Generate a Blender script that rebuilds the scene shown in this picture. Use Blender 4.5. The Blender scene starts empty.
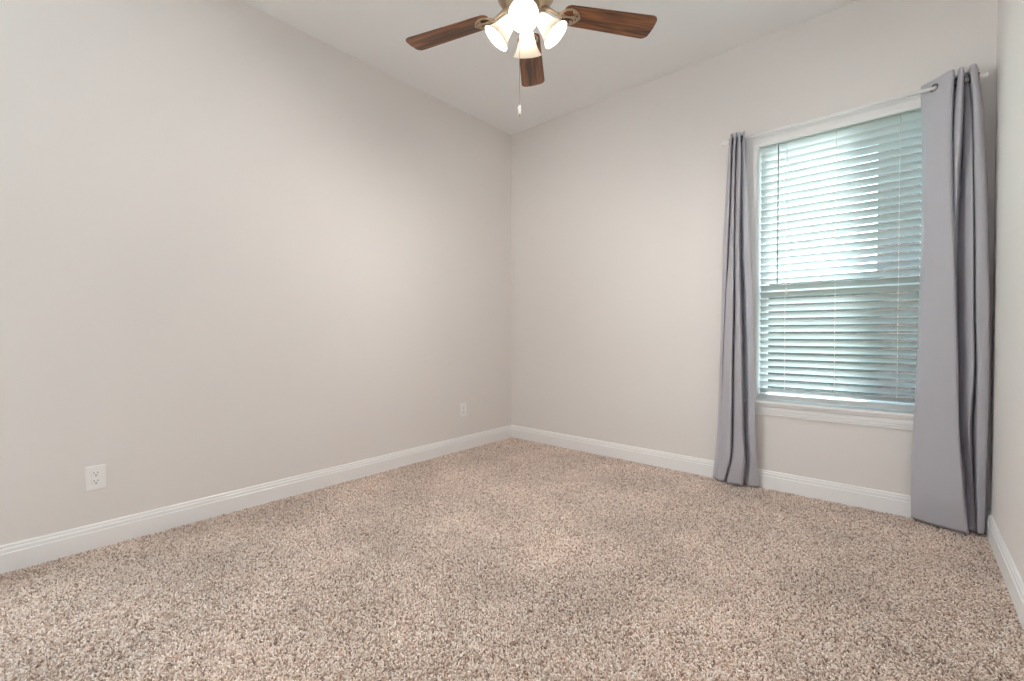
import bpy, bmesh, math, random
from mathutils import Vector, Matrix
random.seed(7)
SC = bpy.context.scene
COL = SC.collection
R = math.radians

# ------------------------------------------------------------------ camera
W, D, H = 3.34, 4.80, 3.05            # room: x 0..W, y -D..0, z 0..H
cam_d = bpy.data.cameras.new('camera')
cam = bpy.data.objects.new('camera', cam_d); COL.objects.link(cam)
cam_d.sensor_width = 36.0
cam_d.lens = 448.38 / 1024 * 36.0
cam_d.clip_start = 0.02
yaw, pitch, roll = -0.7203, -0.01779, -0.00253
fwd = Vector((math.sin(yaw) * math.cos(pitch), math.cos(yaw) * math.cos(pitch), math.sin(pitch)))
rgt = Vector((math.cos(yaw), -math.sin(yaw), 0)); up = rgt.cross(fwd)
r2 = rgt * math.cos(roll) + up * math.sin(roll); u2 = up * math.cos(roll) - rgt * math.sin(roll)
m = Matrix((r2, u2, -fwd)).transposed().to_4x4(); m.translation = (3.0, -3.4102, 1.0686)
cam.matrix_world = m
SC.camera = cam

# ------------------------------------------------------------------ light
SC.view_settings.view_transform = 'Standard'
SC.view_settings.look = 'None'
SC.view_settings.gamma = 1.0
SC.view_settings.use_curve_mapping = False
SC.view_settings.exposure = 0.20
SC.cycles.use_denoising = True
SC.cycles.max_bounces = 14
SC.cycles.diffuse_bounces = 10
SC.cycles.transparent_max_bounces = 16
SC.cycles.sample_clamp_indirect = 4.0
SC.cycles.caustics_reflective = False
SC.cycles.caustics_refractive = False

BULB = 780.0          # emission of each fan bulb
SKY = 6.0
SUN = 23.0

world = bpy.data.worlds.new('sky'); SC.world = world
world.use_nodes = True
wn = world.node_tree; wn.nodes.clear()
wo = wn.nodes.new('ShaderNodeOutputWorld'); wb = wn.nodes.new('ShaderNodeBackground')
tc = wn.nodes.new('ShaderNodeTexCoord'); sx = wn.nodes.new('ShaderNodeSeparateXYZ')
wr = wn.nodes.new('ShaderNodeValToRGB')
wr.color_ramp.elements[0].position = 0.0; wr.color_ramp.elements[0].color = (0.74, 0.95, 1.0, 1)
wr.color_ramp.elements[1].position = 0.7; wr.color_ramp.elements[1].color = (0.50, 0.82, 1.0, 1)
wn.links.new(tc.outputs['Generated'], sx.inputs[0]); wn.links.new(sx.outputs['Z'], wr.inputs[0])
wn.links.new(wr.outputs[0], wb.inputs['Color']); wb.inputs['Strength'].default_value = SKY
wn.links.new(wb.outputs[0], wo.inputs['Surface'])

sun_d = bpy.data.lights.new('sun', 'SUN'); sun_d.energy = SUN; sun_d.angle = R(1.2); sun_d.color = (0.9, 1.0, 0.98)
sun = bpy.data.objects.new('sun', sun_d); COL.objects.link(sun)
SUN_DIR = Vector((0.02, -0.82, -0.57)).normalized()      # straight in at the window, from over the neighbour's house
# fill lamp outside an added, unseen window in the left wall behind the camera
def fill_lamp(loc, rot, sx_, sy_, e):
    d = bpy.data.lights.new('fill_lamp', 'AREA'); d.shape = 'RECTANGLE'; d.size = sx_; d.size_y = sy_
    d.energy = e; d.color = (0.97, 0.975, 1.0)
    o = bpy.data.objects.new('fill_lamp', d); COL.objects.link(o); o.location = loc; o.rotation_euler = rot
fill_lamp((-0.20, -4.05, 1.55), (R(90), 0, R(-90)), 0.9, 1.9, 30.0)
sun.rotation_euler = SUN_DIR.to_track_quat('-Z', 'Y').to_euler()

# ------------------------------------------------------------------ materials
def srgb(r, g, b):
    f = lambda c: (c / 255 / 12.92) if c <= 10 else ((c / 255 + 0.055) / 1.055) ** 2.4
    return (f(r), f(g), f(b), 1)

def mat(name, col=None, rough=0.6, metal=0.0, **kw):
    M = bpy.data.materials.new(name); M.use_nodes = True
    b = M.node_tree.nodes['Principled BSDF']
    if col: b.inputs['Base Color'].default_value = col
    b.inputs['Roughness'].default_value = rough; b.inputs['Metallic'].default_value = metal
    for k, v in kw.items(): b.inputs[k.replace('_', ' ')].default_value = v
    return M

def bump(M, scale, strength, dist=0.002, detail=4, coord='Object'):
    n = M.node_tree.nodes; l = M.node_tree.links
    t = n.new('ShaderNodeTexCoord'); nz = n.new('ShaderNodeTexNoise'); bp = n.new('ShaderNodeBump')
    nz.inputs['Scale'].default_value = scale; nz.inputs['Detail'].default_value = detail
    bp.inputs['Strength'].default_value = strength; bp.inputs['Distance'].default_value = dist
    l.new(t.outputs[coord], nz.inputs['Vector']); l.new(nz.outputs[0], bp.inputs['Height'])
    l.new(bp.outputs[0], n['Principled BSDF'].inputs['Normal'])
    return M

M_wall = bump(mat('wall_paint', (0.815, 0.785, 0.768, 1), 0.75), 130, 0.12)
M_ceil = bump(mat('ceiling_paint', (0.90, 0.905, 0.905, 1), 0.85), 90, 0.15)
M_trim = bump(mat('trim_enamel', (0.92, 0.92, 0.925, 1), 0.35), 40, 0.02)
M_blind = mat('blind_slat', (0.57, 0.595, 0.60, 1), 0.45)
M_vinyl = mat('window_vinyl', (0.80, 0.82, 0.82, 1), 0.4)
M_rod = mat('white_rod', (0.92, 0.92, 0.93, 1), 0.3)
M_plate = mat('outlet_plastic', (0.90, 0.90, 0.90, 1), 0.3)
M_slot = mat('outlet_slot', (0.03, 0.03, 0.03, 1), 0.6)
M_nickel = bump(mat('brushed_bronze_nickel', (0.50, 0.40, 0.30, 1), 0.32, 0.9), 60, 0.03)
M_grommet = mat('grommet_pewter', (0.20, 0.20, 0.22, 1), 0.35, 0.9)
M_wand = mat('grey_wand', (0.42, 0.47, 0.48, 1), 0.35)
M_cord = mat('white_cord', (0.9, 0.82, 0.82, 1), 0.7)

# grey sateen curtain with a fine weave
M_cur = mat('grey_curtain', (0.61, 0.595, 0.645, 1), 0.5, 0.0, Sheen_Weight=0.25, Sheen_Roughness=0.4)
bump(M_cur, 26, 0.25, 0.006, 3)
n = M_cur.node_tree.nodes; l = M_cur.node_tree.links        # daylight glows through the cloth
tr = n.new('ShaderNodeBsdfTranslucent'); tr.inputs[0].default_value = (0.84, 0.87, 0.93, 1)
mx = n.new('ShaderNodeMixShader'); mx.inputs[0].default_value = 0.26
l.new(n['Principled BSDF'].outputs[0], mx.inputs[1]); l.new(tr.outputs[0], mx.inputs[2]); l.new(mx.outputs[0], n['Material Output'].inputs[0])

# dark walnut veneer, grain along local x
M_wood = mat('walnut_blade', None, 0.38)
n = M_wood.node_tree.nodes; l = M_wood.node_tree.links
t = n.new('ShaderNodeTexCoord'); mp = n.new('ShaderNodeMapping'); mp.inputs['Scale'].default_value = (2.2, 34, 8)
oi = n.new('ShaderNodeObjectInfo'); va = n.new('ShaderNodeVectorMath'); va.operation = 'ADD'
nz = n.new('ShaderNodeTexNoise'); nz.inputs['Scale'].default_value = 1.6; nz.inputs['Detail'].default_value = 8; nz.inputs['Distortion'].default_value = 0.8
cr = n.new('ShaderNodeValToRGB')
cr.color_ramp.elements[0].position = 0.36; cr.color_ramp.elements[0].color = (0.024, 0.010, 0.006, 1)
cr.color_ramp.elements[1].position = 0.66; cr.color_ramp.elements[1].color = (0.27, 0.100, 0.034, 1)
e = cr.color_ramp.elements.new(0.5); e.color = (0.125, 0.044, 0.016, 1)
l.new(t.outputs['Object'], mp.inputs['Vector']); l.new(mp.outputs[0], va.inputs[0]); l.new(oi.outputs['Random'], va.inputs[1])
l.new(va.outputs[0], nz.inputs['Vector']); l.new(nz.outputs[0], cr.inputs[0]); l.new(cr.outputs[0], n['Principled BSDF'].inputs['Base Color'])

# frosted glass lamp shade: thin, lets the bulb's light through
M_shade = bpy.data.materials.new('frosted_shade'); M_shade.use_nodes = True
n = M_shade.node_tree.nodes; l = M_shade.node_tree.links; n.clear()
o_ = n.new('ShaderNodeOutputMaterial'); a_ = n.new('ShaderNodeBsdfTranslucent'); b_ = n.new('ShaderNodeBsdfDiffuse'); mx = n.new('ShaderNodeMixShader')
a_.inputs[0].default_value = (0.95, 0.90, 0.82, 1); b_.inputs[0].default_value = (0.92, 0.9, 0.86, 1); mx.inputs[0].default_value = 0.5
l.new(a_.outputs[0], mx.inputs[1]); l.new(b_.outputs[0], mx.inputs[2]); l.new(mx.outputs[0], o_.inputs[0])

M_bulb = mat('lit_bulb', (1, 1, 1, 1), 0.5)
M_bulb.node_tree.nodes['Principled BSDF'].inputs['Emission Color'].default_value = (1.0, 0.94, 0.875, 1)
M_bulb.node_tree.nodes['Principled BSDF'].inputs['Emission Strength'].default_value = BULB

# pane: clear with a mirror sheen
def thin(name, tint, refl):
    M = bpy.data.materials.new(name); M.use_nodes = True
    n = M.node_tree.nodes; l = M.node_tree.links; n.clear()
    o_ = n.new('ShaderNodeOutputMaterial'); a_ = n.new('ShaderNodeBsdfTransparent'); b_ = n.new('ShaderNodeBsdfGlossy'); mx = n.new('ShaderNodeMixShader')
    a_.inputs[0].default_value = tint; b_.inputs['Roughness'].default_value = 0.02; mx.inputs[0].default_value = refl
    l.new(a_.outputs[0], mx.inputs[1]); l.new(b_.outputs[0], mx.inputs[2]); l.new(mx.outputs[0], o_.inputs[0])
    return M
M_glass = thin('window_glass', (0.95, 0.96, 0.96, 1), 0.05)
M_screen = bpy.data.materials.new('insect_mesh'); M_screen.use_nodes = True
n = M_screen.node_tree.nodes; l = M_screen.node_tree.links; n.clear()
o_ = n.new('ShaderNodeOutputMaterial'); a_ = n.new('ShaderNodeBsdfTransparent'); b_ = n.new('ShaderNodeBsdfDiffuse'); mx = n.new('ShaderNodeMixShader')
b_.inputs[0].default_value = (0.10, 0.11, 0.12, 1); mx.inputs[0].default_value = 0.10
l.new(a_.outputs[0], mx.inputs[1]); l.new(b_.outputs[0], mx.inputs[2]); l.new(mx.outputs[0], o_.inputs[0])

M_brick = mat('house_brick', None, 0.85)
n = M_brick.node_tree.nodes; l = M_brick.node_tree.links
t = n.new('ShaderNodeTexCoord'); mp = n.new('ShaderNodeMapping'); mp.inputs['Rotation'].default_value = (R(90), 0, 0)
bk = n.new('ShaderNodeTexBrick'); bk.inputs['Scale'].default_value = 4.5
bk.inputs['Color1'].default_value = (0.13, 0.065, 0.055, 1); bk.inputs['Color2'].default_value = (0.09, 0.045, 0.042, 1); bk.inputs['Mortar'].default_value = (0.20, 0.18, 0.175, 1)
l.new(t.outputs['Object'], mp.inputs['Vector']); l.new(mp.outputs[0], bk.inputs['Vector']); l.new(bk.outputs[0], n['Principled BSDF'].inputs['Base Color'])
M_roof = bump(mat('roof_shingle', (0.10, 0.09, 0.09, 1), 0.9), 20, 0.4)
M_fence = bump(mat('fence_wood', (0.055, 0.050, 0.045, 1), 0.85), 12, 0.4)
M_lawn = mat('lawn_grass', (0.12, 0.17, 0.07, 1), 0.9)
bump(M_lawn, 60, 0.6, 0.02)

# carpet yarn: every tuft its own heathered beige-brown, with broad worn and brushed areas
def carpet_material(name, per_tuft):
    M = mat(name, None, 0.95)
    n = M.node_tree.nodes; l = M.node_tree.links; bs = n['Principled BSDF']
    g = n.new('ShaderNodeNewGeometry'); nb = n.new('ShaderNodeTexNoise'); nb.inputs['Scale'].default_value = 2.2; nb.inputs['Detail'].default_value = 5
    cr = n.new('ShaderNodeValToRGB'); cr.color_ramp.interpolation = 'LINEAR'
    els = [(0.0, (0.28, 0.20, 0.16, 1)), (0.18, (0.57, 0.435, 0.36, 1)), (0.6, (0.82, 0.685, 0.60, 1)), (1.0, (0.96, 0.89, 0.84, 1))]
    cr.color_ramp.elements[0].position, cr.color_ramp.elements[0].color = els[0]
    cr.color_ramp.elements[1].position, cr.color_ramp.elements[1].color = els[3]
    for p, c in els[1:3]:
        e = cr.color_ramp.elements.new(p); e.color = c
    if per_tuft:
        at = n.new('ShaderNodeObjectInfo'); l.new(at.outputs['Random'], cr.inputs[0])
    else:
        wn_ = n.new('ShaderNodeTexVoronoi'); wn_.inputs['Scale'].default_value = 140
        l.new(g.outputs['Position'], wn_.inputs['Vector']); l.new(wn_.outputs['Color'], cr.inputs[0])
    mr = n.new('ShaderNodeMapRange'); mr.inputs['From Min'].default_value = 0.3; mr.inputs['From Max'].default_value = 0.7
    mr.inputs['To Min'].default_value = 0.84; mr.inputs['To Max'].default_value = 1.1
    mu = n.new('ShaderNodeVectorMath'); mu.operation = 'SCALE'
    l.new(g.outputs['Position'], nb.inputs['Vector']); l.new(nb.outputs[0], mr.inputs[0])
    l.new(cr.outputs[0], mu.inputs[0]); l.new(mr.outputs[0], mu.inputs['Scale']); l.new(mu.outputs[0], bs.inputs['Base Color'])
    return M
M_tuft = carpet_material('carpet_yarn', True)
M_backing = carpet_material('carpet_base', False)

# ------------------------------------------------------------------ mesh helpers
class MB:
    def __init__(s): s.v = []; s.f = []; s.smooth = []
    def add(s, vs, fs, smooth=False):
        k = len(s.v); s.v += [tuple(v) for v in vs]
        for f in fs: s.f.append(tuple(i + k for i in f)); s.smooth.append(smooth)
        return s
    def box(s, x0, x1, y0, y1, z0, z1, c=0.0):
        if c <= 0:
            vs = [(x, y, z) for z in (z0, z1) for y in (y0, y1) for x in (x0, x1)]
            return s.add(vs, [(0, 2, 3, 1), (4, 5, 7, 6), (0, 1, 5, 4), (2, 6, 7, 3), (0, 4, 6, 2), (1, 3, 7, 5)])
        bm = bmesh.new(); bmesh.ops.create_cube(bm, size=1)
        bmesh.ops.scale(bm, vec=(x1 - x0, y1 - y0, z1 - z0), verts=bm.verts)
        bmesh.ops.translate(bm, vec=((x0 + x1) / 2, (y0 + y1) / 2, (z0 + z1) / 2), verts=bm.verts)
        bmesh.ops.bevel(bm, geom=bm.edges[:], offset=c, segments=2, affect='EDGES', profile=0.6)
        bm.verts.index_update()
        s.add([v.co[:] for v in bm.verts], [[v.index for v in f.verts] for f in bm.faces]); bm.free()
        return s
    def sweep(s, prof, axis, a, b, plane):
        """prof (u,z) polygon extruded along 'x' or 'y' from a to b; plane maps (along,u,z)->xyz"""
        k = len(prof); vs = [plane(a, u, z) for u, z in prof] + [plane(b, u, z) for u, z in prof]
        fs = [(i, (i + 1) % k, (i + 1) % k + k, i + k) for i in range(k)] + [tuple(range(k))[::-1], tuple(range(k, 2 * k))]
        return s.add(vs, fs)
    def tube(s, pts, r, n=12, caps=True):
        pts = [Vector(p) for p in pts]; rs = r if isinstance(r, (list, tuple)) else [r] * len(pts)
        vs = []; fs = []; prev = None
        for i, p in enumerate(pts):
            d = (pts[min(i + 1, len(pts) - 1)] - pts[max(i - 1, 0)]).normalized()
            if prev is None: a = d.orthogonal().normalized()
            else: a = (prev - d * prev.dot(d)).normalized()
            prev = a; b = d.cross(a)
            vs += [p + (a * math.cos(2 * math.pi * j / n) + b * math.sin(2 * math.pi * j / n)) * rs[i] for j in range(n)]
        for i in range(len(pts) - 1):
            for j in range(n):
                fs.append((i * n + j, i * n + (j + 1) % n, (i + 1) * n + (j + 1) % n, (i + 1) * n + j))
        s.add(vs, fs, True)
        if caps:
            k = len(s.v) - len(vs)
            s.f.append(tuple(k + j for j in range(n))[::-1]); s.smooth.append(False)
            s.f.append(tuple(k + (len(pts) - 1) * n + j for j in range(n))); s.smooth.append(False)
        return s
    def lathe(s, prof, M=Matrix(), n=32):
        """prof list of (r,z); M maps local to output"""
        vs = []; fs = []
        for r, z in prof:
            vs += [M @ Vector((r * math.cos(2 * math.pi * j / n), r * math.sin(2 * math.pi * j / n), z)) for j in range(n)]
        for i in range(len(prof) - 1):
            for j in range(n):
                fs.append((i * n + j, i * n + (j + 1) % n, (i + 1) * n + (j + 1) % n, (i + 1) * n + j))
        return s.add(vs, fs, True)
    def torus(s, c, axis, R_, r, n=24, k=8):
        axis = Vector(axis).normalized(); a = axis.orthogonal().normalized(); b = axis.cross(a); c = Vector(c); vs = []; fs = []
        for i in range(n):
            d = a * math.cos(2 * math.pi * i / n) + b * math.sin(2 * math.pi * i / n)
            for j in range(k):
                vs.append(c + d * (R_ + r * math.cos(2 * math.pi * j / k)) + axis * (r * math.sin(2 * math.pi * j / k)))
        for i in range(n):
            for j in range(k):
                fs.append((i * k + j, ((i + 1) % n) * k + j, ((i + 1) % n) * k + (j + 1) % k, i * k + (j + 1) % k))
        return s.add(vs, fs, True)
    def build(s, name, material, parent=None):
        me = bpy.data.meshes.new(name); me.from_pydata(s.v, [], s.f); me.update()
        for p, sm in zip(me.polygons, s.smooth): p.use_smooth = sm
        bm = bmesh.new(); bm.from_mesh(me); bmesh.ops.recalc_face_normals(bm, faces=bm.faces); bm.to_mesh(me); bm.free()
        me.materials.append(material)
        o = bpy.data.objects.new(name, me); COL.objects.link(o)
        if parent: o.parent = parent
        return o

def tag(o, label=None, cat=None, group=None, kind=None):
    if label: o['label'] = label
    if cat: o['category'] = cat
    if group: o['group'] = group
    if kind: o['kind'] = kind
    return o
def empty(name, loc=(0, 0, 0), rz=0):
    o = bpy.data.objects.new(name, None); COL.objects.link(o)
    o.location = loc; o.rotation_euler = (0, 0, rz); o.empty_display_size = 0.1
    return o

# ------------------------------------------------------------------ room shell
T = 0.16
OX0, OX1, OZ0, OZ1 = 2.235, 3.10, 0.58, 2.375        # window opening in the back wall
tag(MB().box(-T, W + T, -D - T, T, -0.12, 0.0).build('floor', M_backing), kind='structure')
tag(MB().box(-T, W + T, -D - T, T, H, H + 0.12).build('ceiling', M_ceil), kind='structure')
LY0, LY1 = -4.52, -3.58                                  # opening for the added fill window, unseen behind the camera
wl = MB().box(-T, 0, LY1, T, 0, H).box(-T, 0, -D, LY0, 0, H).box(-T, 0, LY0, LY1, 0, 0.60).box(-T, 0, LY0, LY1, 2.50, H)
tag(wl.build('wall_left', M_wall), kind='structure')
tag(MB().box(W, W + T, -D, T, 0, H).build('wall_right', M_wall), kind='structure')
VZ0, VZ1 = 0.60, 2.50
tag(MB().box(-T, W + T, -D - T, -D, 0, H).build('wall_front', M_wall), kind='structure')
wbk = MB()
wbk.box(0, OX0, 0, T, 0, H).box(OX1, W, 0, T, 0, H).box(OX0, OX1, 0, T, 0, OZ0).box(OX0, OX1, 0, T, OZ1, H)
tag(wbk.build('wall_back', M_wall), kind='structure')

# baseboards: tall flat face, two beaded steps on top
BP = [(0, 0), (0.0150, 0), (0.0150, 0.094), (0.0128, 0.0965), (0.0112, 0.0985), (0.0122, 0.1015), (0.0118, 0.112), (0.0092, 0.1165), (0.0075, 0.1185),
      (0.0088, 0.1215), (0.0080, 0.1265), (0.0050, 0.1305), (0, 0.1320)]
def board(name, fn, a, b): tag(MB().sweep(BP, None, a, b, fn).build(name, M_trim), kind='structure')
board('baseboard_left', lambda t, u, z: (u, t, z), -D, 0)
board('baseboard_right', lambda t, u, z: (W - u, t, z), -D, 0)
board('baseboard_back', lambda t, u, z: (t, -u, z), 0.0085, W - 0.0085)
board('baseboard_front', lambda t, u, z: (t, -D + u, z), 0.0085, W - 0.0085)

# ------------------------------------------------------------------ window
win = tag(empty('window_1', (0, 0, 0)), kind='structure')
CW = 0.072
# casing: moulded boards down both sides and across the top
CP = [(0, 0), (0, 0.010), (0.006, 0.013), (0.020, 0.013), (0.026, 0.016), (0.050, 0.016), (0.056, 0.019), (0.066, 0.019), (0.072, 0.014), (0.072, 0)]
cs = MB()
k = len(CP); zb = 0.604; CZ = 2.318
ring = []
for (u, y) in CP:
    ring.append([(OX0 - u, -y, zb), (OX0 - u, -y, CZ + u), (OX1 + u, -y, CZ + u), (OX1 + u, -y, zb)])
vs = [p for r_ in ring for p in r_]; fs = []
for i in range(k):
    j = (i + 1) % k
    for q in range(3): fs.append((i * 4 + q, i * 4 + q + 1, j * 4 + q + 1, j * 4 + q))
fs += [tuple(i * 4 for i in range(k)), tuple(i * 4 + 3 for i in range(k))]
cs.add(vs, fs).build('casing', M_trim, win)
# jamb liner
jb = MB()
JT = 0.012
jb.box(OX0, OX0 + JT * 0.25, -0.001, T, 0.604, OZ1).box(OX1 - JT * 0.25, OX1, -0.001, T, 0.604, OZ1).box(OX0, OX1, -0.001, T, OZ1 - JT * 0.25, OZ1)
jb.build('jamb', M_trim, win)
st = MB()
st.box(OX0 - 0.085, OX1 + 0.085, -0.044, 0.0, 0.586, 0.604, 0.004).box(OX0, OX1, -0.002, T, 0.580, 0.604)
st.build('window_sill', M_trim, win)
AP = [(0, 0.506), (0.009, 0.506), (0.011, 0.512), (0.011, 0.519), (0.014, 0.523), (0.014, 0.535), (0.017, 0.539), (0.017, 0.562), (0.022, 0.570), (0.024, 0.586), (0, 0.586)]
MB().sweep(AP, None, OX0 - CW, OX1 + CW, lambda t, u, z: (t, -u, z)).build('apron', M_trim, win)
# vinyl frame and two sashes (single hung), meeting rail at mid-height
def frame(x0, x1, z0, z1, y0, y1, w):
    return MB().box(x0, x0 + w, y0, y1, z0, z1).box(x1 - w, x1, y0, y1, z0, z1).box(x0 + w, x1 - w, y0, y1, z0, z0 + w).box(x0 + w, x1 - w, y0, y1, z1 - w, z1)
fx0, fx1, fz0, fz1 = OX0 + 0.003, OX1 - 0.003, 0.604, OZ1 - 0.003
frame(fx0, fx1, fz0, fz1, 0.088, 0.158, 0.014).build('frame', M_vinyl, win)
ZM = 1.345
us = frame(fx0 + 0.014, fx1 - 0.014, ZM - 0.02, fz1 - 0.014, 0.126, 0.152, 0.026).build('upper_sash', M_vinyl, win)
MB().box(fx0 + 0.034, fx1 - 0.034, 0.137, 0.141, ZM, fz1 - 0.034).build('glass_pane', M_glass, us)
ls = frame(fx0 + 0.014, fx1 - 0.014, fz0 + 0.014, ZM + 0.022, 0.094, 0.120, 0.028).build('lower_sash', M_vinyl, win)
MB().box(fx0 + 0.034, fx1 - 0.034, 0.105, 0.109, fz0 + 0.034, ZM - 0.005).build('glass_pane', M_glass, ls)
MB().box(fx0 + 0.02, fx1 - 0.02, 0.1545, 0.1555, fz0 + 0.02, ZM).build('insect_screen', M_screen, win)

w3 = tag(empty('fill_window', (0, 0, 0)), kind='structure')  # window added out of view, so that fill light can enter
f3 = frame(LY0, LY1, VZ0, VZ1, 0.05, 0.11, 0.05); f3.v = [(-y, x, z) for x, y, z in f3.v]; f3.build('frame', M_vinyl, w3)
MB().box(-0.10, -0.06, LY0 + 0.05, LY1 - 0.05, 1.53, 1.57).build('meeting_rail', M_vinyl, w3)
MB().box(-0.082, -0.078, LY0 + 0.04, LY1 - 0.04, VZ0 + 0.04, VZ1 - 0.04).build('glass_pane', M_glass, w3)
MB().box(-0.05, 0.03, LY0 - 0.04, LY1 + 0.04, VZ0 - 0.022, VZ0, 0.003).build('window_sill', M_trim, w3)

# ------------------------------------------------------------------ blind
BY = 0.046
bl = tag(empty('window_blind', (0, 0, 0)), 'white horizontal slat blind lowered inside the window frame', 'blind')
bx0, bx1 = OX0 + 0.010, OX1 - 0.010
MB().box(bx0, bx1, BY - 0.028, BY + 0.028, 2.318, 2.370, 0.002).build('headrail', M_blind, bl)
PITCH, SW, TILT = 0.0462, 0.050, R(40)
z_top, z_bot = 2.298, 0.668
NS = int(round((z_top - z_bot) / PITCH)) + 1
PITCH = (z_top - z_bot) / (NS - 1)
sl = MB()
for i in range(NS):
    zc = z_top - i * PITCH
    tl = TILT + R(random.uniform(-0.8, 0.8))
    pr = []
    for q in range(7):                                  # gently crowned slat, room edge high, outer edge low
        s_ = (q / 6 - 0.5) * SW; cr_ = 0.0022 * (1 - (2 * q / 6 - 1) ** 2)
        pr.append((s_, cr_ + 0.0013))
    for q in range(6, -1, -1):
        s_ = (q / 6 - 0.5) * SW; cr_ = 0.0022 * (1 - (2 * q / 6 - 1) ** 2)
        pr.append((s_, cr_ - 0.0013))
    c_, n_ = math.cos(tl), math.sin(tl)
    pts = [(BY + s_ * c_ + h_ * n_, zc - s_ * n_ + h_ * c_) for s_, h_ in pr]
    sag = random.uniform(-0.0012, 0.0012)
    sl.sweep(pts, None, bx0 + 0.001, bx1 - 0.001, lambda t, u, z: (t, u, z + sag * (t - bx0)))
sl.build('slats', M_blind, bl)
MB().box(bx0, bx1, BY - 0.025, BY + 0.025, 0.612, 0.642, 0.003).build('bottom_rail', M_blind, bl)
wnd = MB().tube([(2.354, BY - 0.034, 2.312), (2.354, BY - 0.038, 1.385)], 0.0042, 8)
wnd.tube([(2.354, BY - 0.030, 2.335), (2.354, BY - 0.034, 2.305)], 0.003, 6)
wnd.build('tilt_wand', M_wand, bl)['label'] = 'grey tilt wand'
for x in (2.398, 2.668, 2.966):
    cd = MB()
    for dy in (-0.0265,):
        cd.tube([(x, BY + dy, 2.318), (x, BY + dy, 0.642)], 0.0011, 6)
    cd.build('ladder_cord', M_cord, bl)
lc = MB().tube([(2.405, BY - 0.031, 2.318), (2.405, BY - 0.031, 1.352)], 0.0012, 6)
lc = lc.build('lift_cord', M_cord, bl)
MB().lathe([(0.0, 1.356), (0.003, 1.355), (0.0055, 1.335), (0.006, 1.322), (0.0, 1.318)], Matrix.Translation((2.405, BY - 0.031, 0)), 12).build('tassel', M_cord, lc)

# ------------------------------------------------------------------ curtain rod and curtains
RY, RZ = -0.085, 2.374
rod = tag(empty('curtain_rod', (2.66, RY, RZ)), 'thin white curtain rod across the top of the window', 'curtain rod')
def rel(mb, o):
    L = Vector(o.location); mb.v = [tuple(Vector(v) - L) for v in mb.v]; return mb
RX0, RX1 = 2.050, 3.282
rel(MB().tube([(RX0, RY, RZ), (RX1, RY, RZ)], 0.0095, 16), rod).build('pole', M_rod, rod)
for x, s in ((RX0, -1), (RX1, 1)):
    Mx = Matrix.Translation((x, RY, RZ)) @ Matrix.Rotation(s * math.pi / 2, 4, 'Y')
    rel(MB().lathe([(0, -0.012), (0.0125, -0.012), (0.0125, 0.004), (0.0105, 0.006), (0.0135, 0.011), (0.0125, 0.019), (0.007, 0.023), (0, 0.024)], Mx, 16), rod).build('finial', M_rod, rod)
for x in (2.086, 3.270):
    br = MB().box(x - 0.009, x + 0.009, -0.004, 0.0, RZ - 0.125, RZ + 0.012, 0.0015).box(x - 0.006, x + 0.006, RY - 0.004, -0.002, RZ - 0.019, RZ - 0.011, 0.0015)
    br.torus((x, RY, RZ), (1, 0, 0), 0.0125, 0.0025, 16, 6)
    rel(br, rod).build('bracket', M_rod, rod)

RIGHT = [
    (2.425, [(3.051,-0.030), (3.113,-0.085), (3.171,-0.140), (3.189,-0.030), (3.194,-0.120), (3.208,-0.140), (3.221,-0.050), (3.224,-0.060), (3.230,-0.060), (3.235,-0.040), (3.236,-0.130), (3.255,-0.130), (3.272,-0.050)]),
    (2.180, [(3.057,-0.030), (3.084,-0.100), (3.166,-0.140), (3.180,-0.030), (3.180,-0.120), (3.205,-0.135), (3.220,-0.030), (3.222,-0.070), (3.247,-0.080), (3.255,-0.030), (3.251,-0.120), (3.276,-0.120), (3.294,-0.040)]),
    (1.815, [(3.061,-0.030), (3.076,-0.095), (3.170,-0.140), (3.183,-0.050), (3.181,-0.110), (3.195,-0.120), (3.210,-0.030), (3.230,-0.080), (3.253,-0.100), (3.263,-0.030), (3.261,-0.120), (3.294,-0.120), (3.310,-0.040)]),
    (1.500, [(3.060,-0.030), (3.075,-0.095), (3.179,-0.140), (3.188,-0.080), (3.189,-0.090), (3.191,-0.090), (3.206,-0.030), (3.230,-0.085), (3.258,-0.105), (3.270,-0.030), (3.268,-0.120), (3.305,-0.120), (3.320,-0.040)]),
    (1.240, [(3.055,-0.030), (3.070,-0.095), (3.187,-0.145), (3.195,-0.080), (3.196,-0.080), (3.198,-0.080), (3.209,-0.030), (3.229,-0.085), (3.259,-0.110), (3.273,-0.030), (3.272,-0.120), (3.313,-0.120), (3.326,-0.040)]),
    (0.870, [(3.050,-0.030), (3.065,-0.100), (3.198,-0.150), (3.206,-0.080), (3.207,-0.080), (3.209,-0.070), (3.217,-0.030), (3.236,-0.090), (3.265,-0.110), (3.278,-0.030), (3.280,-0.120), (3.318,-0.115), (3.329,-0.040)]),
    (0.555, [(3.041,-0.030), (3.052,-0.100), (3.205,-0.155), (3.212,-0.080), (3.213,-0.070), (3.215,-0.060), (3.221,-0.030), (3.237,-0.080), (3.256,-0.100), (3.273,-0.030), (3.280,-0.120), (3.317,-0.115), (3.328,-0.040)]),
    (0.185, [(3.036,-0.030), (3.044,-0.090), (3.227,-0.160), (3.236,-0.080), (3.240,-0.070), (3.246,-0.050), (3.254,-0.030), (3.272,-0.050), (3.279,-0.050), (3.284,-0.030), (3.287,-0.110), (3.314,-0.100), (3.321,-0.040)]),
    (0.022, [(3.038,-0.024), (3.050,-0.070), (3.245,-0.130), (3.253,-0.080), (3.254,-0.080), (3.256,-0.070), (3.258,-0.060), (3.276,-0.080), (3.284,-0.080), (3.288,-0.070), (3.290,-0.100), (3.312,-0.090), (3.318,-0.040)]),
]
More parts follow.
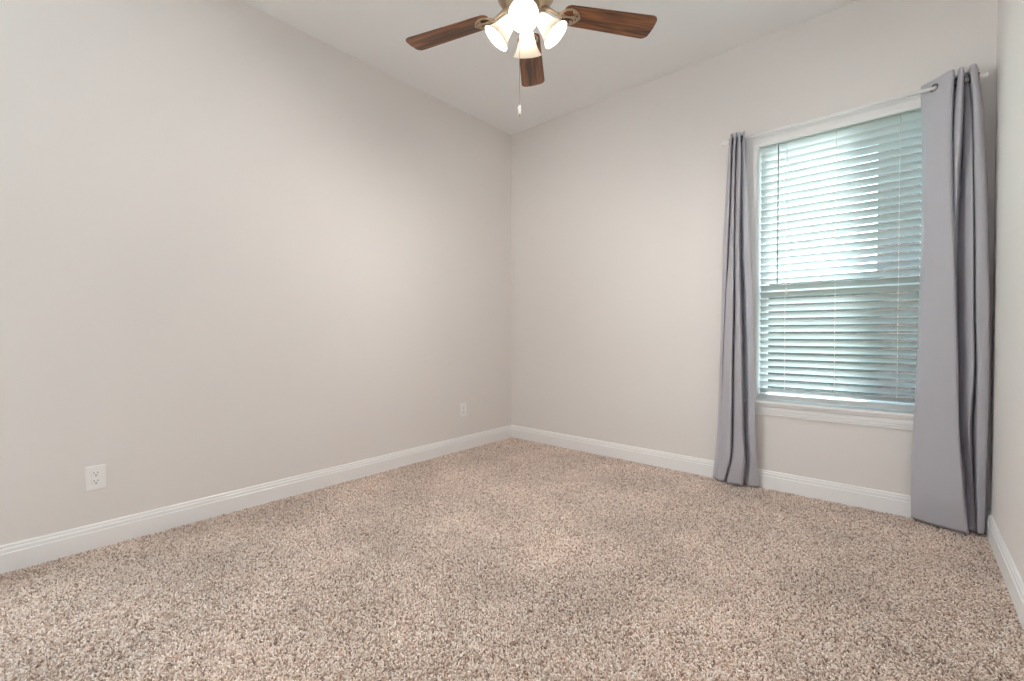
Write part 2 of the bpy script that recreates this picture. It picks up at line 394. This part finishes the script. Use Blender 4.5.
LEFT = [
    (2.412, [(2.067,-0.040), (2.090,-0.120), (2.104,-0.120), (2.093,-0.040), (2.119,-0.120), (2.131,-0.120), (2.119,-0.040), (2.144,-0.120), (2.152,-0.120), (2.141,-0.040), (2.165,-0.100), (2.183,-0.120)]),
    (2.300, [(2.055,-0.040), (2.081,-0.110), (2.096,-0.120), (2.081,-0.040), (2.106,-0.110), (2.124,-0.130), (2.107,-0.040), (2.131,-0.110), (2.157,-0.125), (2.142,-0.040), (2.157,-0.090), (2.181,-0.110)]),
    (1.620, [(2.026,-0.040), (2.044,-0.090), (2.075,-0.110), (2.062,-0.040), (2.088,-0.110), (2.119,-0.130), (2.098,-0.030), (2.126,-0.110), (2.153,-0.130), (2.140,-0.030), (2.174,-0.090), (2.211,-0.090)]),
    (1.285, [(2.021,-0.040), (2.036,-0.080), (2.058,-0.100), (2.051,-0.060), (2.071,-0.110), (2.118,-0.130), (2.100,-0.030), (2.128,-0.110), (2.161,-0.130), (2.149,-0.022), (2.191,-0.090), (2.225,-0.090)]),
    (0.810, [(2.010,-0.040), (2.022,-0.070), (2.038,-0.090), (2.042,-0.080), (2.057,-0.110), (2.112,-0.135), (2.093,-0.030), (2.124,-0.110), (2.173,-0.140), (2.162,-0.022), (2.203,-0.090), (2.240,-0.090)]),
    (0.410, [(1.999,-0.040), (2.008,-0.060), (2.027,-0.090), (2.034,-0.090), (2.046,-0.110), (2.108,-0.135), (2.092,-0.030), (2.124,-0.110), (2.182,-0.140), (2.167,-0.022), (2.212,-0.090), (2.249,-0.080)]),
    (0.205, [(1.986,-0.040), (1.996,-0.060), (2.018,-0.090), (2.028,-0.090), (2.047,-0.110), (2.102,-0.130), (2.087,-0.030), (2.118,-0.110), (2.192,-0.140), (2.178,-0.024), (2.220,-0.080), (2.255,-0.070)]),
    (0.020, [(1.964,-0.030), (1.977,-0.050), (2.003,-0.070), (2.020,-0.080), (2.036,-0.090), (2.054,-0.085), (2.061,-0.040), (2.082,-0.090), (2.168,-0.100), (2.171,-0.040), (2.203,-0.070), (2.266,-0.050)]),
]
def crom(p, t):
    """centripetal-ish Catmull-Rom with gentle tension through 2D control points"""
    n = len(p) - 1; i = min(int(t), n - 1); f = t - i
    p0, p1, p2, p3 = p[max(i - 1, 0)], p[i], p[i + 1], p[min(i + 2, n)]
    out = []
    K = 0.32
    for c in range(2):
        m1 = (p2[c] - p0[c]) * K; m2 = (p3[c] - p1[c]) * K
        f2, f3 = f * f, f * f * f
        out.append((2 * f3 - 3 * f2 + 1) * p1[c] + (f3 - 2 * f2 + f) * m1 + (-2 * f3 + 3 * f2) * p2[c] + (f3 - f2) * m2)
    return out
def smooth_rows(rows, z):
    """monotone-ish vertical interpolation of every control point"""
    rows = sorted(rows, key=lambda r: r[0])
    zs = [r[0] for r in rows]
    i = 0
    while i < len(zs) - 2 and z > zs[i + 1]: i += 1
    f = (z - zs[i]) / (zs[i + 1] - zs[i]); f = max(0, min(1, f))
    a, b = rows[i][1], rows[i + 1][1]
    pa = rows[i - 1] if i > 0 else rows[i]; pb = rows[i + 2] if i + 2 < len(rows) else rows[i + 1]
    out = []
    h = zs[i + 1] - zs[i]
    for q in range(len(a)):
        pt = []
        for c in range(2):
            m1 = (b[q][c] - pa[1][q][c]) / max(zs[i + 1] - pa[0], 1e-6) * h * 0.8
            m2 = (pb[1][q][c] - a[q][c]) / max(pb[0] - zs[i], 1e-6) * h * 0.8
            f2, f3 = f * f, f * f * f
            pt.append((2 * f3 - 3 * f2 + 1) * a[q][c] + (f3 - 2 * f2 + f) * m1 + (-2 * f3 + 3 * f2) * b[q][c] + (f3 - f2) * m2)
        out.append(pt)
    return out
from mathutils import noise
def curtain(name, rows, label, holes, hem):
    zt = max(r[0] for r in rows); zb_ = min(r[0] for r in rows)
    xs = [p[0] for p in rows[0][1]]
    root = tag(empty(name, (sum(xs) / len(xs), RY, RZ)), label, 'curtain', 'grey curtains at the window')
    npc = 12
    zrow = [zb_ + (zt - 0.11 - zb_) * i / 130 for i in range(130)] + [zt - 0.11 + 0.11 * i / 34 for i in range(35)]
    nz_ = len(zrow) - 1
    top = smooth_rows(rows, RZ); ctr = [Vector((*crom(top, h), RZ)) for h in holes]
    n = len(rows[0][1]) - 1
    vs = []; fs = []
    for i in range(nz_ + 1):
        z = zrow[i]
        cp = smooth_rows(rows, z)
        for j in range(n * npc + 1):
            x, y = crom(cp, j / npc)
            low = max(0.0, 1 - (z - zb_) / 0.5)
            w = noise.noise(Vector((j * 0.11, z * 2.3, 3.1 if name == 'x' else 7.7))) * (0.003 + 0.005 * low)
            y2 = min(y + w, -0.020 if z > 0.14 else -0.019)
            x2 = min(x + 0.4 * w, 3.332 if z > 0.14 else 3.320)
            zz = z + hem(j / (n * npc)) * max(0.0, 1 - (z - zb_) / 0.3)
            vs.append((x2, y2, zz))
    m_ = n * npc + 1
    for i in range(nz_):
        for j in range(m_ - 1):
            q = (i * m_ + j, i * m_ + j + 1, (i + 1) * m_ + j + 1, (i + 1) * m_ + j)
            c = sum((Vector(vs[a]) for a in q), Vector()) / 4
            if all((c - h).length > 0.0165 for h in ctr): fs.append(q)        # the rod passes through punched eyelets
    pn = rel(MB().add(vs, fs, True), root).build('panel', M_cur, root)
    so = pn.modifiers.new('thickness', 'SOLIDIFY'); so.thickness = 0.0018; so.offset = 0
    # stitched hem bands, top and bottom, as a slight roll of cloth
    cp = smooth_rows(rows, RZ)
    for h in holes:
        a = crom(cp, h - 0.06); b = crom(cp, h + 0.06); c = crom(cp, h)
        ax = Vector((-(b[1] - a[1]), b[0] - a[0], 0))
        g = MB().torus((c[0], c[1], RZ), ax, 0.0185, 0.0042, 24, 8)
        rel(g, root).build('grommet', M_grommet, root)
    return root
def legs(rows):
    """where each fold of the cloth crosses the rod"""
    cp = smooth_rows(rows, RZ); out = []; n = len(cp) - 1; last = None
    for j in range(n * 40 + 1):
        y = crom(cp, j / 40)[1] - RY
        if last is not None and (y > 0) != (last > 0): out.append(j / 40)
        last = y
    return [o for i, o in enumerate(out) if i == 0 or o - out[i - 1] > 0.5]
curtain('curtain', RIGHT, 'grey floor length curtain gathered right of the window, in the room corner', legs(RIGHT), lambda t: 0.004 * math.sin(t * 23))
curtain('curtain', LEFT, 'narrow grey curtain bunched left of the window, below the rod end', legs(LEFT), lambda t: 0.003 * math.sin(t * 19))

# ------------------------------------------------------------------ outlets on the left wall
def rrect(mb, yc, zc, w, h, x0, x1, r=0.004, seg=4):
    pr = []
    for (sy, sz, a0) in ((1, 1, 0), (-1, 1, 90), (-1, -1, 180), (1, -1, 270)):
        for q in range(seg + 1):
            a = R(a0 + 90 * q / seg); pr.append((yc + sy * (w / 2 - r) + r * math.cos(a), zc + sz * (h / 2 - r) + r * math.sin(a)))
    k = len(pr); ch = min(0.002, (x1 - x0) * 0.4)
    sh = [(yc + (y - yc) * (1 - 2 * ch / w), zc + (z - zc) * (1 - 2 * ch / h)) for y, z in pr]
    vs = [(x0, y, z) for y, z in pr] + [(x1 - ch, y, z) for y, z in pr] + [(x1, y, z) for y, z in sh]
    fs = [(i, (i + 1) % k, (i + 1) % k + k, i + k) for i in range(k)] + [(i + k, (i + 1) % k + k, (i + 1) % k + 2 * k, i + 2 * k) for i in range(k)]
    fs += [tuple(range(k))[::-1], tuple(range(2 * k, 3 * k))]
    mb.add(vs, fs)
def outlet(y, z, label):
    o = tag(empty('wall_outlet', (0, y, z)), label, 'outlet', 'wall outlets')
    p = MB(); rrect(p, 0, 0, 0.076, 0.118, 0.0002, 0.0080); p.build('cover_plate', M_plate, o)
    for s in (1, -1):
        f = MB(); rrect(f, 0, s * 0.0195, 0.034, 0.029, 0.0073, 0.0096, 0.010, 5); rc = f.build('receptacle', M_plate, o)
        q = MB().box(0.0088, 0.0098, -0.0078, -0.0056, s * 0.0195 + 0.001, s * 0.0195 + 0.0090).box(0.0088, 0.0098, 0.0056, 0.0078, s * 0.0195 + 0.002, s * 0.0195 + 0.0090)
        q.tube([(0.0088, 0, s * 0.0195 - 0.0065), (0.0098, 0, s * 0.0195 - 0.0065)], 0.0030, 12)
        q.build('slots', M_slot, rc)
    MB().tube([(0.0078, 0, 0), (0.0088, 0, 0)], 0.0030, 12).build('screw', M_plate, o)
    return o
outlet(-3.112, 0.358, 'white duplex outlet nearest the camera, low on the left wall')
outlet(-0.666, 0.374, 'small white outlet near the far corner of the left wall')

# ------------------------------------------------------------------ ceiling fan
FX, FY, ZB = 1.642, -1.760, 2.59
fan = tag(empty('ceiling_fan', (FX, FY, ZB)), 'five blade walnut ceiling fan with four lit frosted glass shades', 'ceiling fan')
MB().lathe([(0, 0.459), (0.066, 0.459), (0.070, 0.452), (0.068, 0.430), (0.050, 0.400), (0.020, 0.388), (0, 0.388)]).build('canopy', M_nickel, fan)
MB().tube([(0, 0, 0.395), (0, 0, 0.165)], 0.0125, 16).build('downrod', M_nickel, fan)
MB().lathe([(0, 0.185), (0.026, 0.185), (0.030, 0.160), (0.070, 0.150), (0.118, 0.132), (0.136, 0.108), (0.138, 0.085), (0.140, 0.080), (0.138, 0.075), (0.134, 0.055), (0.118, 0.036),
            (0.100, 0.030), (0.098, 0.026), (0.075, 0.022), (0, 0.022)], n=48).build('motor_housing', M_nickel, fan)
MB().lathe([(0, 0.024), (0.060, 0.024), (0.064, 0.018), (0.062, 0.0), (0.056, -0.016), (0.050, -0.022), (0.053, -0.028), (0.050, -0.046), (0.036, -0.060), (0.018, -0.068), (0.010, -0.078), (0.0, -0.081)], n=40).build('light_kit_hub', M_nickel, fan)

# blade: rounded-corner board, slightly wider at the tip
def blade_mesh():
    r0, r1 = 0.185, 0.653
    out = []
    w0, w1, rc = 0.058, 0.070, 0.032
    def arc(cx, cy, r, a0, a1, n=8): return [(cx + r * math.cos(R(a0 + (a1 - a0) * i / n)), cy + r * math.sin(R(a0 + (a1 - a0) * i / n))) for i in range(n + 1)]
    out += arc(r1 - rc, w1 - rc, rc, 90, 8) + [(r1 + 0.003, 0)] + arc(r1 - rc, -w1 + rc, rc, -8, -90)
    out += arc(r0 + 0.03, -w0 + 0.03, 0.03, -90, -180) + arc(r0 + 0.03, w0 - 0.03, 0.03, 180, 90)
    k = len(out); th = 0.003
    mb = MB()
    ins = [(x * 0.997 + 0.0013, y * 0.975) for x, y in out]
    lay = [(ins, -th), (out, -th + 0.0012), (out, th - 0.0012), (ins, th)]
    vs = [(x, y, z) for L, z in lay for x, y in L]
    fs = []
    for a in range(3): fs += [(a * k + i, a * k + (i + 1) % k, (a + 1) * k + (i + 1) % k, (a + 1) * k + i) for i in range(k)]
    fs += [tuple(range(k))[::-1], tuple(range(3 * k, 4 * k))]
    return mb.add(vs, fs)
def iron_mesh():
    mb = MB()
    # arm from the motor, then two scrolled loops that hold the blade
    mb.tube([(0.080, 0, 0.030), (0.115, 0, 0.018), (0.150, 0, 0.000), (0.178, 0, -0.006)], [0.011, 0.0095, 0.008, 0.007], 10)
    def loop(pts, r=0.0042): mb.tube([(x, y, -0.0075) for x, y in pts], r, 8)
    for s in (1, -1):
        P_ = []
        for i in range(25):
            a = R(190 - 330 * i / 24)
            P_.append((0.212 + 0.034 * math.cos(a), s * (0.022 + 0.021 * math.sin(a))))
        loop(P_)
        loop([(0.165, s * 0.004), (0.175, s * 0.020), (0.190, s * 0.036), (0.212, s * 0.045), (0.235, s * 0.040), (0.252, s * 0.026), (0.262, s * 0.010), (0.266, 0)], 0.0045)
        mb.lathe([(0, -0.012), (0.005, -0.0115), (0.0065, -0.008), (0.0065, -0.003)], Matrix.Translation((0.232, s * 0.028, 0)), 10)
    loop([(0.165, 0), (0.200, 0), (0.240, 0), (0.270, 0)], 0.005)
    mb.lathe([(0, -0.012), (0.005, -0.0115), (0.0065, -0.008), (0.0065, -0.003)], Matrix.Translation((0.262, 0, 0)), 10)
    return mb
b0 = blade_mesh().build('blade', M_wood, fan); i0 = iron_mesh().build('blade_iron', M_nickel, fan)
PH = 197.3
for q in range(5):
    if q == 0: b, ir = b0, i0
    else:
        b = b0.copy(); ir = i0.copy()
        for o in (b, ir): COL.objects.link(o); o.parent = fan
    mm = Matrix.Rotation(R(PH - 72 * q), 4, 'Z') @ Matrix.Rotation(R(-8), 4, 'X')
    b.matrix_basis = mm; ir.matrix_basis = mm

# four bell shades on short arms, tipped 45 degrees outward
SH_OUT = [(0.021, 0.0), (0.026, -0.003), (0.029, -0.010), (0.034, -0.030), (0.040, -0.055), (0.048, -0.080), (0.058, -0.102), (0.0665, -0.114), (0.0695, -0.117)]
SH_IN = [(r - 0.0028, z + 0.0006) for r, z in SH_OUT][::-1]
shade_prof = SH_OUT + [(0.0700, -0.1190), (0.0670, -0.1185)] + SH_IN[1:]
az0 = math.degrees(math.atan2(-1.64, 1.37)) - 4.0
s0 = None
for q in range(4):
    az = R(az0 + 90 * q)
    base = Matrix.Rotation(az, 4, 'Z') @ Matrix.Translation((0.056, 0, -0.032)) @ Matrix.Rotation(R(-41), 4, 'Y')
    if s0 is None:
        a0 = MB().tube([(-0.028, 0, 0.016), (-0.012, 0, 0.012), (0.0, 0, 0.006), (0, 0, -0.006)], [0.009, 0.009, 0.010, 0.012], 12)
        a0.lathe([(0.0, 0.004), (0.016, 0.004), (0.0235, -0.002), (0.0245, -0.018), (0.0225, -0.020), (0.0, -0.020)])
        arm = a0.build('lamp_holder', M_nickel, fan)
        sh = MB().lathe(shade_prof, Matrix.Translation((0, 0, -0.012)), 40).build('lamp_shade', M_shade, fan)
        bulb = MB().lathe([(0, -0.020), (0.013, -0.021), (0.014, -0.038), (0.021, -0.052), (0.0285, -0.068), (0.0295, -0.080), (0.025, -0.095), (0.014, -0.105), (0, -0.108)], Matrix.Translation((0, 0, -0.0)), 24).build('bulb', M_bulb, sh)
        s0 = (arm, sh, bulb)
    else:
        arm, sh, bulb = (o.copy() for o in s0)
        for o in (arm, sh, bulb): COL.objects.link(o)
        arm.parent = fan; sh.parent = fan; bulb.parent = sh
    arm.matrix_basis = base; sh.matrix_basis = base
# pull chain
cx, cy = -0.022, -0.019
ch = MB()
ch.tube([(cx, cy, -0.055), (cx, cy, -0.455)], 0.0014, 6)
for i in range(66): 
    z = -0.060 - i * 0.006
    ch.lathe([(0, z + 0.0021), (0.0021, z), (0, z - 0.0021)], Matrix.Translation((cx, cy, 0)), 6)
ch = ch.build('pull_chain', M_nickel, fan)
MB().lathe([(0, -0.448), (0.004, -0.449), (0.0062, -0.458), (0.0066, -0.480), (0.0055, -0.489), (0.003, -0.491)], Matrix.Translation((cx, cy, 0)), 14).build('pull_knob', M_rod, ch)
MB().lathe([(0.003, -0.489), (0.0042, -0.492), (0.004, -0.499), (0.002, -0.503), (0, -0.504)], Matrix.Translation((cx, cy, 0)), 12).build('knob_tip', M_nickel, ch)

# ------------------------------------------------------------------ carpet pile
tf = MB()
def yarn(bend, r, h):
    pts = []
    for i in range(4):
        t = i / 3
        pts.append((bend * t * t, 0.15 * bend * math.sin(3 * t), h * (t - 0.18 * t * t)))
    return MB().tube(pts, [r * 0.8, r * 1.05, r * 1.0, r * 0.55], 5, True)
variants = []
tuft_col = bpy.data.collections.new('carpet_tufts')       # source shapes only, not linked to the scene
for i, (bd, r, h) in enumerate([(0.004, 0.0024, 0.0125), (0.007, 0.0023, 0.0115), (0.0095, 0.0026, 0.0105), (0.002, 0.0027, 0.0130)]):
    o = yarn(bd, r, h).build('carpet_tuft', M_tuft); COL.objects.unlink(o); tuft_col.objects.link(o)
cp_ = MB().add([(0.006, -D + 0.01, 0.0005), (W - 0.006, -D + 0.01, 0.0005), (W - 0.006, -0.006, 0.0005), (0.006, -0.006, 0.0005)], [(0, 1, 2, 3)]).build('carpet', M_backing)
tag(cp_, 'beige and brown speckled cut pile carpet covering the whole floor', 'carpet', kind='stuff')
ng = bpy.data.node_groups.new('pile', 'GeometryNodeTree')
ng.interface.new_socket('Geometry', in_out='INPUT', socket_type='NodeSocketGeometry')
ng.interface.new_socket('Geometry', in_out='OUTPUT', socket_type='NodeSocketGeometry')
N = ng.nodes; L = ng.links
gi = N.new('NodeGroupInput'); go = N.new('NodeGroupOutput')
dp = N.new('GeometryNodeDistributePointsOnFaces'); dp.distribute_method = 'RANDOM'; dp.inputs['Density'].default_value = 34000
ci = N.new('GeometryNodeCollectionInfo'); ci.inputs[0].default_value = tuft_col; ci.inputs['Separate Children'].default_value = True; ci.inputs['Reset Children'].default_value = True
ip = N.new('GeometryNodeInstanceOnPoints'); ip.inputs['Pick Instance'].default_value = True
rv = N.new('FunctionNodeRandomValue'); rv.data_type = 'FLOAT_VECTOR'
rv.inputs['Min'].default_value = (-0.35, -0.35, 0.0); rv.inputs['Max'].default_value = (0.35, 0.35, 6.283)
rs = N.new('FunctionNodeRandomValue'); rs.data_type = 'FLOAT'
rs.inputs[2].default_value = 0.75; rs.inputs[3].default_value = 1.25
jg = N.new('GeometryNodeJoinGeometry')
L.new(gi.outputs[0], dp.inputs['Mesh']); L.new(dp.outputs['Points'], ip.inputs['Points']); L.new(ci.outputs[0], ip.inputs['Instance'])
L.new(rv.outputs[0], ip.inputs['Rotation']); L.new(rs.outputs[1], ip.inputs['Scale'])
L.new(gi.outputs[0], jg.inputs[0]); L.new(ip.outputs[0], jg.inputs[0]); L.new(jg.outputs[0], go.inputs[0])
gm = cp_.modifiers.new('pile', 'NODES'); gm.node_group = ng

# ------------------------------------------------------------------ outside the window
tag(MB().box(-14, 18, T + 0.02, 26, -0.5, -0.35).build('ground', M_lawn), kind='structure')
hs = tag(empty('brick_house', (2.62, 6.5, -0.35)), 'brick house glimpsed between the blind slats at lower right', 'house')
MB().box(0, 9, 0, 8, 0, 7.2).build('wall', M_brick, hs)
MB().add([(-0.06, -0.4, 7.15), (9.4, -0.4, 7.15), (9.4, 8.4, 7.15), (-0.06, 8.4, 7.15), (3.6, 4, 9.4), (5.4, 4, 9.4)],
         [(0, 1, 5, 4), (1, 2, 5), (2, 3, 4, 5), (3, 0, 4), (3, 2, 1, 0)]).build('roof', M_roof, hs)
fe = tag(empty('garden_fence', (2.64, 6.38, -0.35)), 'dark wooden fence beyond the blind slats at lower left', 'fence')
fb = MB()
for i in range(60): fb.box(-0.15 * i - 0.152, -0.15 * i, 0.004 * (i % 2), 0.02, 0, 2.42 + 0.01 * (i % 3))
fb.build('boards', M_fence, fe)
MB().box(-9.0, 0, 0.02, 0.05, 0.35, 0.44).box(-9.0, 0, 0.02, 0.05, 1.90, 1.99).build('rails', M_fence, fe)
